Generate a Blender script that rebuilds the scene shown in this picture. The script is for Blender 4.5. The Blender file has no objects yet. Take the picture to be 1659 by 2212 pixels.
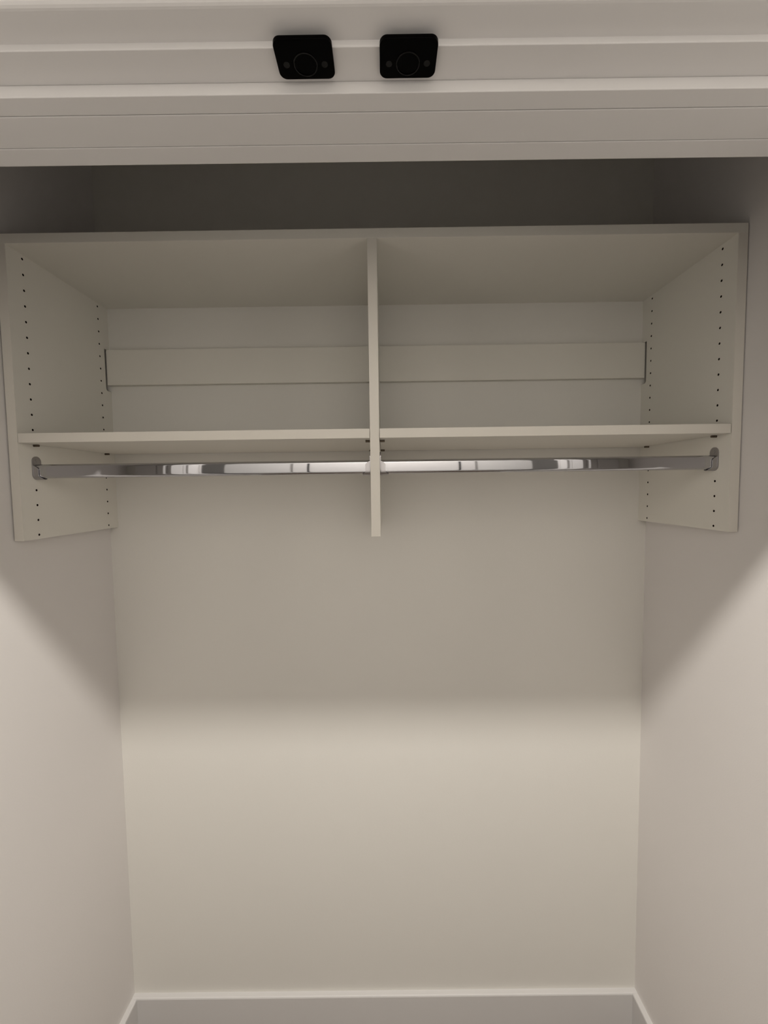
import bpy, bmesh, math
from mathutils import Vector, Matrix

# ------------------------------------------------------------------ frame
# Measurements below are in millimetres: x right, y into the closet (back wall y=0),
# z from the first shelf-pin hole; FLOOR is the floor height in that system.
FLOOR = -2130.0
def P(x, y, z):
    return Vector((x / 1000.0, y / 1000.0, (z - FLOOR) / 1000.0))

scene = bpy.context.scene
col = scene.collection

# ------------------------------------------------------------------ camera
YAW, PITCH, ROLL = -0.00203, -0.05923, -0.01338
F_PX = 900.385
cy_, sy_ = math.cos(YAW), math.sin(YAW)
cp_, sp_ = math.cos(PITCH), math.sin(PITCH)
fwd = Vector((sy_ * cp_, cy_ * cp_, sp_))
right = Vector((cy_, -sy_, 0.0))
up = right.cross(fwd)
r_ = right * math.cos(ROLL) + up * math.sin(ROLL)
u_ = -right * math.sin(ROLL) + up * math.cos(ROLL)
cam_data = bpy.data.cameras.new('camera')
cam = bpy.data.objects.new('camera', cam_data)
col.objects.link(cam)
m = Matrix.Identity(4)
for i in range(3):
    m[i][0], m[i][1], m[i][2] = r_[i], u_[i], -fwd[i]
m.translation = P(747.21, -1161.92, -483.68)
cam.matrix_world = m
cam_data.sensor_fit = 'VERTICAL'
cam_data.sensor_height = 36.0
cam_data.lens = 36.0 * F_PX / 2212.0
cam_data.clip_start = 0.02
scene.camera = cam

# ------------------------------------------------------------------ light and exposure
LAMP = (760, -1250, 607)
LAMP_POWER = 34.0
LAMP_COLOR = (1.0, 0.95, 0.88)
scene.view_settings.view_transform = 'Standard'
scene.view_settings.look = 'None'
scene.view_settings.exposure = 0.0
scene.view_settings.gamma = 1.0
scene.view_settings.use_curve_mapping = False
world = bpy.data.worlds.new('world')
scene.world = world
world.use_nodes = True
world.node_tree.nodes['Background'].inputs[0].default_value = (0.0, 0.0, 0.0, 1)
world.node_tree.nodes['Background'].inputs[1].default_value = 0.0
ld = bpy.data.lights.new('ceiling_lamp_light', 'AREA')
ld.shape = 'DISK'
ld.size = 0.075
ld.energy = LAMP_POWER
ld.color = LAMP_COLOR
lo = bpy.data.objects.new('ceiling_lamp_light', ld)
lo.location = P(*LAMP)
col.objects.link(lo)

# ------------------------------------------------------------------ materials
def mat(name, color, rough=0.6, metal=0.0, bump=0.0, bscale=400.0, vary=0.0, vscale=3.0,
        spec=0.5, coat=0.0):
    mt = bpy.data.materials.new(name)
    mt.use_nodes = True
    nt = mt.node_tree
    b = nt.nodes['Principled BSDF']
    b.inputs['Base Color'].default_value = (*color, 1)
    b.inputs['Roughness'].default_value = rough
    b.inputs['Metallic'].default_value = metal
    b.inputs['Specular IOR Level'].default_value = spec
    b.inputs['Coat Weight'].default_value = coat
    tc = nt.nodes.new('ShaderNodeTexCoord')
    if bump > 0:
        n = nt.nodes.new('ShaderNodeTexNoise')
        n.inputs['Scale'].default_value = bscale
        n.inputs['Detail'].default_value = 4
        nt.links.new(tc.outputs['Object'], n.inputs['Vector'])
        bp = nt.nodes.new('ShaderNodeBump')
        bp.inputs['Strength'].default_value = bump
        bp.inputs['Distance'].default_value = 0.0005
        nt.links.new(n.outputs['Fac'], bp.inputs['Height'])
        nt.links.new(bp.outputs['Normal'], b.inputs['Normal'])
    if vary > 0:
        n = nt.nodes.new('ShaderNodeTexNoise')
        n.inputs['Scale'].default_value = vscale
        n.inputs['Detail'].default_value = 3
        nt.links.new(tc.outputs['Object'], n.inputs['Vector'])
        mx = nt.nodes.new('ShaderNodeMix')
        mx.data_type = 'RGBA'
        mx.inputs[6].default_value = (*[c * (1 - vary) for c in color], 1)
        mx.inputs[7].default_value = (*[min(1, c * (1 + vary)) for c in color], 1)
        nt.links.new(n.outputs['Fac'], mx.inputs[0])
        nt.links.new(mx.outputs[2], b.inputs['Base Color'])
    return mt

M_WALL = mat('wall_paint', (0.81, 0.79, 0.742), 0.75, bump=0.25, bscale=350, vary=0.012, spec=0.3)
M_SIDE = mat('wall_paint_pink_cast', (0.82, 0.790, 0.770), 0.75, bump=0.25, bscale=350, vary=0.012, spec=0.3)  # pinker copy of the wall paint, side walls' local colour cast put in
M_HALL = mat('hall_wall_paint', (0.70, 0.69, 0.68), 0.75, bump=0.2, bscale=350, spec=0.3)
M_CEIL = mat('ceiling_paint', (0.78, 0.77, 0.75), 0.9, bump=0.3, bscale=300, spec=0.2)
M_TRIM = mat('trim_paint', (0.72, 0.705, 0.695), 0.45, bump=0.08, bscale=200, spec=0.4)
M_PANEL = mat('cream_melamine', (0.82, 0.796, 0.73), 0.5, bump=0.05, bscale=700, vary=0.01, spec=0.35)
M_EDGE = mat('cream_edge_banding', (0.80, 0.765, 0.695), 0.45, spec=0.35)
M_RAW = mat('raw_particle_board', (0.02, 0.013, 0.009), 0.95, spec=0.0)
M_CHROME = mat('polished_chrome', (0.50, 0.50, 0.52), 0.035, metal=1.0)
M_CAST = mat('plated_zinc', (0.42, 0.41, 0.42), 0.28, metal=1.0)
M_PIN = mat('dark_pin_metal', (0.16, 0.13, 0.10), 0.45, metal=0.8)
M_BLACK = mat('gloss_black', (0.0007, 0.0006, 0.0006), 0.15, spec=0.03)
M_BLACK2 = mat('black_metal_and_gap_shade', (0.004, 0.0038, 0.0038), 0.3, metal=0.0, spec=0.2)

def wood_floor():
    mt = bpy.data.materials.new('wood_floor')
    mt.use_nodes = True
    nt = mt.node_tree
    b = nt.nodes['Principled BSDF']
    b.inputs['Roughness'].default_value = 0.4
    tc = nt.nodes.new('ShaderNodeTexCoord')
    br = nt.nodes.new('ShaderNodeTexBrick')
    br.inputs['Scale'].default_value = 1.0
    br.inputs['Brick Width'].default_value = 1.2
    br.inputs['Row Height'].default_value = 0.13
    br.inputs['Mortar Size'].default_value = 0.0015
    br.inputs['Color1'].default_value = (0.17, 0.125, 0.095, 1)
    br.inputs['Color2'].default_value = (0.20, 0.148, 0.112, 1)
    br.inputs['Mortar'].default_value = (0.12, 0.08, 0.05, 1)
    nt.links.new(tc.outputs['Object'], br.inputs['Vector'])
    mp = nt.nodes.new('ShaderNodeMapping')
    mp.inputs['Scale'].default_value = (2, 30, 2)
    nt.links.new(tc.outputs['Object'], mp.inputs['Vector'])
    n = nt.nodes.new('ShaderNodeTexNoise')
    n.inputs['Scale'].default_value = 2
    n.inputs['Detail'].default_value = 6
    nt.links.new(mp.outputs[0], n.inputs['Vector'])
    mx = nt.nodes.new('ShaderNodeMix')
    mx.data_type = 'RGBA'
    mx.blend_type = 'MULTIPLY'
    mx.inputs[0].default_value = 0.35
    nt.links.new(br.outputs['Color'], mx.inputs[6])
    nt.links.new(n.outputs['Fac'], mx.inputs[7])
    nt.links.new(mx.outputs[2], b.inputs['Base Color'])
    return mt
M_FLOOR = wood_floor()

# ------------------------------------------------------------------ helpers
def box(bm, a, b):
    """axis aligned box between two corners in mm (scene coordinates)"""
    a, b = P(*a), P(*b)
    lo_ = [min(a[i], b[i]) for i in range(3)]
    hi_ = [max(a[i], b[i]) for i in range(3)]
    v = [bm.verts.new((x, y, z)) for x in (lo_[0], hi_[0]) for y in (lo_[1], hi_[1]) for z in (lo_[2], hi_[2])]
    for f in ((0, 1, 3, 2), (4, 6, 7, 5), (0, 4, 5, 1), (2, 3, 7, 6), (0, 2, 6, 4), (1, 5, 7, 3)):
        bm.faces.new([v[i] for i in f])

def extrude_x(bm, prof, x0, x1, depth=None):
    """closed (y,z) polygon extruded along x; depth(y,z) may give a varying far end"""
    n = len(prof)
    A = [bm.verts.new(P(x0, y, z)) for y, z in prof]
    B = [bm.verts.new(P(depth(y, z) if depth else x1, y, z)) for y, z in prof]
    for i in range(n):
        j = (i + 1) % n
        bm.faces.new((A[i], A[j], B[j], B[i]))
    bm.faces.new(A[::-1])
    bm.faces.new(B)

def extrude_y(bm, prof, y0, y1):
    n = len(prof)
    A = [bm.verts.new(P(x, y0, z)) for x, z in prof]
    B = [bm.verts.new(P(x, y1, z)) for x, z in prof]
    for i in range(n):
        j = (i + 1) % n
        bm.faces.new((A[i], A[j], B[j], B[i]))
    bm.faces.new(A[::-1])
    bm.faces.new(B)

def extrude_z(bm, prof, z0, z1):
    n = len(prof)
    A = [bm.verts.new(P(x, y, z0)) for x, y in prof]
    B = [bm.verts.new(P(x, y, z1)) for x, y in prof]
    for i in range(n):
        j = (i + 1) % n
        bm.faces.new((A[i], A[j], B[j], B[i]))
    bm.faces.new(A[::-1])
    bm.faces.new(B)

def rrect(ca, cb, wa, wb, r, n=8):
    """rounded rectangle outline in a plane, centre (ca,cb), size wa x wb"""
    out = []
    for sx, sy, a0 in ((1, 1, 0), (-1, 1, 90), (-1, -1, 180), (1, -1, 270)):
        for k in range(n + 1):
            a = math.radians(a0 + 90.0 * k / n)
            out.append((ca + sx * (wa / 2 - r) + r * math.cos(a), cb + sy * (wb / 2 - r) + r * math.sin(a)))
    return out

def obj(name, bm, material, parent=None, bevel=0.0, smooth=False, origin=None, segs=2):
    bmesh.ops.remove_doubles(bm, verts=bm.verts, dist=1e-7)
    bmesh.ops.recalc_face_normals(bm, faces=bm.faces)
    me = bpy.data.meshes.new(name)
    if origin is None:
        xs = [v.co for v in bm.verts]
        origin = Vector(((min(v.x for v in xs) + max(v.x for v in xs)) / 2,
                         (min(v.y for v in xs) + max(v.y for v in xs)) / 2, min(v.z for v in xs)))
    bm.transform(Matrix.Translation(-origin))
    bm.to_mesh(me)
    bm.free()
    me.materials.append(material)
    o = bpy.data.objects.new(name, me)
    col.objects.link(o)
    if parent is not None:
        o.parent = parent
        base = parent.location.copy()
        q = parent.parent
        while q is not None:
            base += q.location
            q = q.parent
        o.location = origin - base
    else:
        o.location = origin
    if bevel > 0:
        b = o.modifiers.new('bevel', 'BEVEL')
        b.width = bevel / 1000.0
        b.segments = segs
        b.limit_method = 'ANGLE'
        b.harden_normals = True
        smooth = True
    if smooth:
        for p in me.polygons:
            p.use_smooth = True
        if bevel <= 0:
            me.set_sharp_from_angle(angle=math.radians(38))
    return o

def thing(name, label, cat, loc, group=None):
    o = bpy.data.objects.new(name, None)
    o.empty_display_size = 0.05
    o.location = loc
    col.objects.link(o)
    o['label'] = label
    o['category'] = cat
    if group:
        o['group'] = group
    return o

def tag(o, label, cat, group=None):
    o['label'] = label
    o['category'] = cat
    if group:
        o['group'] = group
    return o

def struct(name, bm, material, bevel=0.0, smooth=False):
    o = obj(name, bm, material, None, bevel, smooth)
    o['kind'] = 'structure'
    return o

def sbox(name, a, b, material, bevel=0.0):
    bm = bmesh.new()
    box(bm, a, b)
    return struct(name, bm, material, bevel)

# ------------------------------------------------------------------ the closet and the hall
XL, XR = -22.0, 1475.8            # closet side walls
CEIL = 613.0                      # ceiling height
OL, OR = 92.0, 1358.0             # opening between the side jambs
YI, YF = -632.0, -757.0           # inner and room face of the closet front wall
HX0, HX1, HY = -760.0, 2300.0, -1850.0
HYD = -2550.0                     # deeper ends of the hall
FX0, FX1 = -198.0, 1621.0         # the wall straight opposite the closet   # hall outline

sbox('wall_back', (XL - 100, 0, FLOOR), (XR + 100, 100, CEIL), M_WALL)
sbox('wall_left', (XL - 100, YI, FLOOR), (XL, 0, CEIL), M_SIDE)
sbox('wall_right', (XR, YI, FLOOR), (XR + 100, 0, CEIL), M_SIDE)
bm = bmesh.new()
HEAD = 0.0                        # rough opening top
extrude_y(bm, [(HX0, FLOOR), (OL - 20, FLOOR), (OL - 20, HEAD), (OR + 20, HEAD), (OR + 20, FLOOR),
               (HX1, FLOOR), (HX1, CEIL), (HX0, CEIL)], YF, YI)
struct('wall_front', bm, M_WALL)
sbox('wall_hall_left', (HX0 - 100, HYD, FLOOR), (HX0, YF, CEIL), M_HALL)
sbox('wall_hall_right', (HX1, HYD, FLOOR), (HX1 + 100, YF, CEIL), M_HALL)
sbox('wall_hall_far', (FX0, HYD, FLOOR), (FX1, HY, CEIL), M_HALL, 3.0)
sbox('wall_hall_end', (HX0 - 100, HYD - 100, FLOOR), (HX1 + 100, HYD, CEIL), M_HALL)
sbox('floor', (HX0 - 100, HYD - 100, FLOOR - 50), (HX1 + 100, 100, FLOOR), M_FLOOR)
sbox('ceiling', (HX0 - 100, HYD - 100, CEIL), (HX1 + 100, 100, CEIL + 50), M_CEIL)

# baseboards with an eased top edge
BT = -1988.0
def bb_profile(t):     # (distance from wall, z)
    return [(0, FLOOR), (0, BT), (t - 4, BT), (t - 1.2, BT - 1.2), (t, BT - 4), (t, FLOOR)]
bm = bmesh.new()
extrude_x(bm, [(-d, z) for d, z in bb_profile(15)], XL, XR)
struct('baseboard_back', bm, M_TRIM)
bm = bmesh.new()
extrude_y(bm, [(XL + d, z) for d, z in bb_profile(15)], YI, -15)
struct('baseboard_left', bm, M_TRIM)
bm = bmesh.new()
extrude_y(bm, [(XR - d, z) for d, z in bb_profile(15)], YI, -15)
struct('baseboard_right', bm, M_TRIM)

# head of the door opening, seen from below: casing, jamb, stop and inner strips
def head_piece(name, y0, y1, zb, zt, x0=OL - 20, x1=OR + 20, bevel=1.0):
    bm = bmesh.new()
    box(bm, (x0, y0, zb), (x1, y1, zt))
    o = struct(name, bm, M_TRIM, bevel)
    o.rotation_euler.y = HEAD_TILT
    return o
HEAD_TILT = 0.0018                # the head of the opening is hung a touch out of level
bm = bmesh.new()
R = 8.0
arc = [(-779 + R - R * math.sin(math.radians(a)), -63 + R - R * math.cos(math.radians(a))) for a in range(0, 91, 15)]
extrude_x(bm, [(-757, 20), (-757, -62), (-744, -62), (-744, -63)] + arc + [(-779, 20)], OL - 80, OR + 80)
struct('trim_1', bm, M_TRIM).rotation_euler.y = HEAD_TILT                              # head casing on the hall side
head_piece('trim_2', -744, -620, -69, 0)                  # head jamb board
head_piece('trim_3', -711, -689.4, -81, -69)              # door stop
head_piece('trim_4', -688.6, -647.4, -81, -69)            # flat strip behind the stop
head_piece('trim_5', -646.6, -620, -81, -69)              # inner strip
head_piece('trim_6', -632, -614, -60, 10, OL - 80, OR + 80)   # head casing inside the closet
# side jambs with their stops and casings
n = 7
for s, xe in ((1, OL), (-1, OR)):
    for (a, b, y0, y1, zt) in ((-20, 0, -742, -620, -69), (0, 12, -709, -643, -81), (-80, -6, -777, -757, 20),
                               (-80, -20, -632, -614, 10)):
        bm = bmesh.new()
        box(bm, (xe + s * a, y0, FLOOR), (xe + s * b, y1, zt))
        struct('trim_%d' % n, bm, M_TRIM, 1.5)
        n += 1

# doorway opposite, in the far hall wall (seen only in the chrome)
bm = bmesh.new()
box(bm, (310, HY + 2, FLOOR + 8), (1182, HY + 30, -95))
struct('door_3', bm, M_TRIM, 2)
for a, b in ((212, 294), (1198, 1280)):
    bm = bmesh.new()
    box(bm, (a, HY, FLOOR), (b, HY + 22, -70))
    struct('trim_%d' % n, bm, M_TRIM, 2)
    n += 1
bm = bmesh.new()
box(bm, (212, HY, -70), (1280, HY + 22, 10))
struct('trim_%d' % n, bm, M_TRIM, 2)
n += 1
for a, b in ((294, 310), (1182, 1198)):  # not trim: black strips painting the shade in the gaps beside the door
    bm = bmesh.new()
    box(bm, (a, HY, FLOOR), (b, HY + 3, -95))
    struct('trim_%d' % n, bm, M_BLACK2)
    n += 1

# the pair of closet doors, swung open into the hall on either side of the opening
def closet_door(name, xh, s):
    L, TH, z0, z1 = 628.0, 35.0, FLOOR + 10, -73.0
    bm = bmesh.new()
    # leaf in local mm: length along u, thickness along w (away from the opening)
    def lp(u, w, z):
        a = math.radians(20.0)
        return (xh - s * (u * math.sin(a) + w * math.cos(a)), -780 - u * math.cos(a) + w * math.sin(a), z)
    def lbox(u0, u1, w0, w1, za, zb_):
        v = [bm.verts.new(P(*lp(u, w, z))) for u in (u0, u1) for w in (w0, w1) for z in (za, zb_)]
        for f in ((0, 1, 3, 2), (4, 6, 7, 5), (0, 4, 5, 1), (2, 3, 7, 6), (0, 2, 6, 4), (1, 5, 7, 3)):
            bm.faces.new([v[i] for i in f])
    lbox(0, L, 6, TH - 6, z0, z1)                       # field
    for w0, w1 in ((0, 7), (TH - 7, TH)):               # stiles and rails on both faces
        lbox(0, 105, w0, w1, z0, z1)
        lbox(L - 105, L, w0, w1, z0, z1)
        for za, zb_ in ((z0, z0 + 200), (-1200, -1080), (z1 - 110, z1)):
            lbox(105, L - 105, w0, w1, za, zb_)
    d = struct(name, bm, M_TRIM, 1.5)
    return d
closet_door('door_1', OL, 1)
closet_door('door_2', OR, -1)

# ------------------------------------------------------------------ built-in closet organizer
W = 1454.4                  # inner width between the side panels
T = 19.0                    # board thickness
DEP = -305.0                # front edge of the boards
ZT, ZB = 9.4, -585.0        # underside of top board, bottom of the upright panels
YC_B, YC_F = -39.1, -266.6  # the two columns of pin holes
DX0, DX1 = 719.0, 738.0     # centre divider

org = thing('closet_organizer',
            'cream wall-hung closet organizer with drilled side panels and a centre divider',
            'closet organizer', P(W / 2, 0, ZB))

def upright(name, x0, x1, faces, zskip=()):
    """upright board with a rounded rail notch at the back and 5 mm pin holes on the given faces"""
    # outline in (y, z), notch for the mounting rail
    prof = [(0, ZB), (DEP, ZB), (DEP, ZT), (0, ZT), (0, -102.5), (-20.5, -102.5)]
    rr = 7
    for k in range(7):
        a = math.radians(90.0 * k / 6)
        prof.append((-20.5 + rr - rr * math.cos(a), -213 + rr - rr * math.sin(a)))
    prof.append((0, -213))
    bm = bmesh.new()
    extrude_x(bm, prof, x0, x1)
    o = obj(name, bm, M_PANEL, org)
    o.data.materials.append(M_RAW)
    cb = bmesh.new()
    for xf, s in faces:
        for yc in (YC_B, YC_F):
            for i in range(19):
                zc = -32.0 * i - (1.4 if i == 12 else 0)
                pr = [(yc + 2.5 * math.cos(2 * math.pi * k / 14), zc + 2.5 * math.sin(2 * math.pi * k / 14)) for k in range(14)]
                extrude_x(cb, pr, xf + s * 1.0, xf - s * 8.0)
    bmesh.ops.recalc_face_normals(cb, faces=cb.faces)
    me = bpy.data.meshes.new('cutter')
    cb.to_mesh(me)
    cb.free()
    me.materials.append(M_PANEL)
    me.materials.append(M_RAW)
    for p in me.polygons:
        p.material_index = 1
    co = bpy.data.objects.new('cutter', me)
    col.objects.link(co)
    bo = o.modifiers.new('holes', 'BOOLEAN')
    bo.operation = 'DIFFERENCE'
    bo.solver = 'EXACT'
    bo.object = co
    bpy.context.view_layer.update()
    dg = bpy.context.evaluated_depsgraph_get()
    nm = bpy.data.meshes.new_from_object(o.evaluated_get(dg))
    o.modifiers.clear()
    o.data = nm
    nm.name = name
    bpy.data.objects.remove(co)
    bpy.data.meshes.remove(me)
    return o

upright('side_panel', -T, 0, [(0, 1)])
upright('side_panel', W, W + T, [(W, -1)])
upright('divider_panel', DX0, DX1, [(DX0, -1), (DX1, 1)])
# edge banding on the front of the uprights
for x0, x1 in ((-T, 0), (W, W + T), (DX0, DX1)):
    bm = bmesh.new()
    box(bm, (x0, DEP - 0.8, ZB), (x1, DEP, ZT))
    obj('edge_band', bm, M_EDGE, org, 0.35)
bm = bmesh.new()
box(bm, (-T, 0, ZT), (W + T, DEP - 0.8, ZT + T))
obj('top_panel', bm, M_PANEL, org, 0.5)
bm = bmesh.new()
box(bm, (1.2, 0, -198), (W - 1.2, -16, -104.5))
obj('mounting_rail', bm, M_PANEL, org, 0.5)

# shelf pins
def pin(x, s, yc):
    bm = bmesh.new()
    zc = -385.4
    pr = [(yc + 2.4 * math.cos(2 * math.pi * k / 16), zc + 2.4 * math.sin(2 * math.pi * k / 16)) for k in range(16)]
    extrude_x(bm, pr, x - s * 6, x + s * 11)
    obj('shelf_pin', bm, M_PIN, org, smooth=True)
for x, s in ((0, 1), (DX0, -1), (DX1, 1), (W, -1)):
    for yc in (YC_B, YC_F):
        pin(x, s, yc)

# rod sockets: oval back plate, open-topped cup and a screw
RY, RZ = -264.0, -440.0       # rod axis
def socket(x, s):
    bm = bmesh.new()
    extrude_x(bm, rrect(RY, -433.0, 22.5, 50.0, 11.2), x, x + s * 2.2)
    pl = obj('rod_socket', bm, M_CAST, org, smooth=True)
    # U shaped cup wall
    outer, inner = [], []
    def ring(w, r, zb):
        pts = [(RY - w / 2, -428.0)]
        for k in range(9):
            a = math.radians(180 + 90 * k / 8)
            pts.append((RY - w / 2 + r + r * math.cos(a), zb + r + r * math.sin(a)))
        for k in range(9):
            a = math.radians(270 + 90 * k / 8)
            pts.append((RY + w / 2 - r + r * math.cos(a), zb + r + r * math.sin(a)))
        pts.append((RY + w / 2, -428.0))
        return pts
    outer = ring(20.0, 9.2, -458.2)
    inner = ring(16.8, 7.6, -456.5)
    def dep(z):
        t = min(1.0, max(0.0, (-428.0 - z) / 8.0))
        t2 = min(1.0, max(0.0, (-448.0 - z) / 8.0))
        return 4.0 + 8.0 * math.sin(t * math.pi / 2) + 6.0 * t2 ** 2
    def dens(pts):
        out = []
        for a, b in zip(pts[:-1], pts[1:]):
            L = math.hypot(b[0] - a[0], b[1] - a[1])
            k = max(1, int(L / 1.6))
            for i in range(k):
                out.append((a[0] + (b[0] - a[0]) * i / k, a[1] + (b[1] - a[1]) * i / k))
        return out + [pts[-1]]
    outer, inner = dens(outer), dens(inner)
    N = 60
    def resample(pts):
        return [pts[round(i * (len(pts) - 1) / (N - 1))] for i in range(N)]
    outer, inner = resample(outer), resample(inner)
    bm = bmesh.new()
    rows = []
    for (oy, oz), (iy, iz) in zip(outer, inner):
        d = dep(oz)
        rows.append([bm.verts.new(P(x + s * 1.9, oy, oz)), bm.verts.new(P(x + s * d, oy, oz)),
                     bm.verts.new(P(x + s * d, iy, iz)), bm.verts.new(P(x + s * 1.9, iy, iz))])
    for a, b in zip(rows[:-1], rows[1:]):
        for k in range(4):
            bm.faces.new((a[k], a[(k + 1) % 4], b[(k + 1) % 4], b[k]))
    bm.faces.new(rows[0])
    bm.faces.new(rows[-1][::-1])
    obj('cup', bm, M_CAST, pl, smooth=True)
    bm = bmesh.new()
    pr = [(RY + 3.6 * math.cos(2 * math.pi * k / 20), -417.5 + 3.6 * math.sin(2 * math.pi * k / 20)) for k in range(20)]
    extrude_x(bm, pr, x + s * 2.1, x + s * 3.0)
    obj('screw', bm, M_CAST, pl, 0.3)
socket(0, 1)
socket(DX0, -1)
socket(DX1, 1)
socket(W, -1)

# ------------------------------------------------------------------ loose shelves
def shelf(x0, x1, label):
    bm = bmesh.new()
    box(bm, (x0, -2, -383.0), (x1, DEP, -364.0))
    t = thing('closet_shelf', label, 'shelf', P((x0 + x1) / 2, -150, -383), 'adjustable shelves of the closet organizer')
    obj('board', bm, M_PANEL, t, 0.3)
    bm = bmesh.new()
    box(bm, (x0, DEP - 0.8, -383.0), (x1, DEP, -364.0))
    obj('edge_band', bm, M_EDGE, t, 0.3)
shelf(1.0, DX0 - 0.8, 'cream adjustable shelf in the left bay, resting on pins above the left rod')
shelf(DX1 + 0.8, W - 1.8, 'cream adjustable shelf in the right bay, resting on pins above the right rod')

# ------------------------------------------------------------------ hanging rods
def rod(x0, x1, label):
    bm = bmesh.new()
    extrude_x(bm, rrect(RY, RZ, 15.0, 30.0, 6.4, 10), x0, x1)
    o = obj('closet_rod', bm, M_CHROME, None, smooth=True)
    tag(o, label, 'closet rod', 'chrome hanging rods')
rod(2.6, DX0 - 2.6, 'oval chrome hanging rod left of the centre divider')
rod(DX1 + 2.6, W - 2.6, 'oval chrome hanging rod right of the centre divider')

# ------------------------------------------------------------------ black catch plates under the head jamb
def plate(x0, x1, y0, y1, label, hole_r):
    zt, zb = -69.0, -73.0
    cx, cyy = (x0 + x1) / 2, (y0 + y1) / 2
    t = thing('door_catch_plate', label, 'catch plate', P(cx, cyy, zt), 'black catch plates under the head jamb')
    bm = bmesh.new()
    extrude_z(bm, rrect(cx, cyy, x1 - x0, y1 - y0, 7.0), zb, zt)
    obj('plate', bm, M_BLACK, t, 0.5)
    for dx in (-0.335, 0.335):
        bm = bmesh.new()
        pr = [(cx + dx * (x1 - x0) + 3.0 * math.cos(2 * math.pi * k / 24), cyy + 4 + 3.0 * math.sin(2 * math.pi * k / 24)) for k in range(24)]
        extrude_z(bm, pr, zb - 0.5, zb)
        obj('screw', bm, M_BLACK2, t, 0.25)
    # round rim of the catch
    bm = bmesh.new()
    N = 40
    ring = []
    for k in range(N):
        a = 2 * math.pi * k / N
        c, s = math.cos(a), math.sin(a)
        ring.append([bm.verts.new(P(cx + rr * c, cyy + 4 + rr * s, zz)) for rr, zz in
                     ((hole_r, zb), (hole_r, zb - 0.7), (hole_r - 0.9, zb - 0.7), (hole_r - 0.9, zb))])
    for k in range(N):
        a, b = ring[k], ring[(k + 1) % N]
        for j in range(4):
            bm.faces.new((a[j], a[(j + 1) % 4], b[(j + 1) % 4], b[j]))
    obj('rim', bm, M_BLACK2, t, smooth=True)
plate(648.6, 703.6, -755.3, -717.5, 'glossy black rounded catch plate under the door head, the left one', 11.5)
plate(748.0, 802.8, -754.7, -717.0, 'glossy black rounded catch plate under the door head, the right one', 11.5)
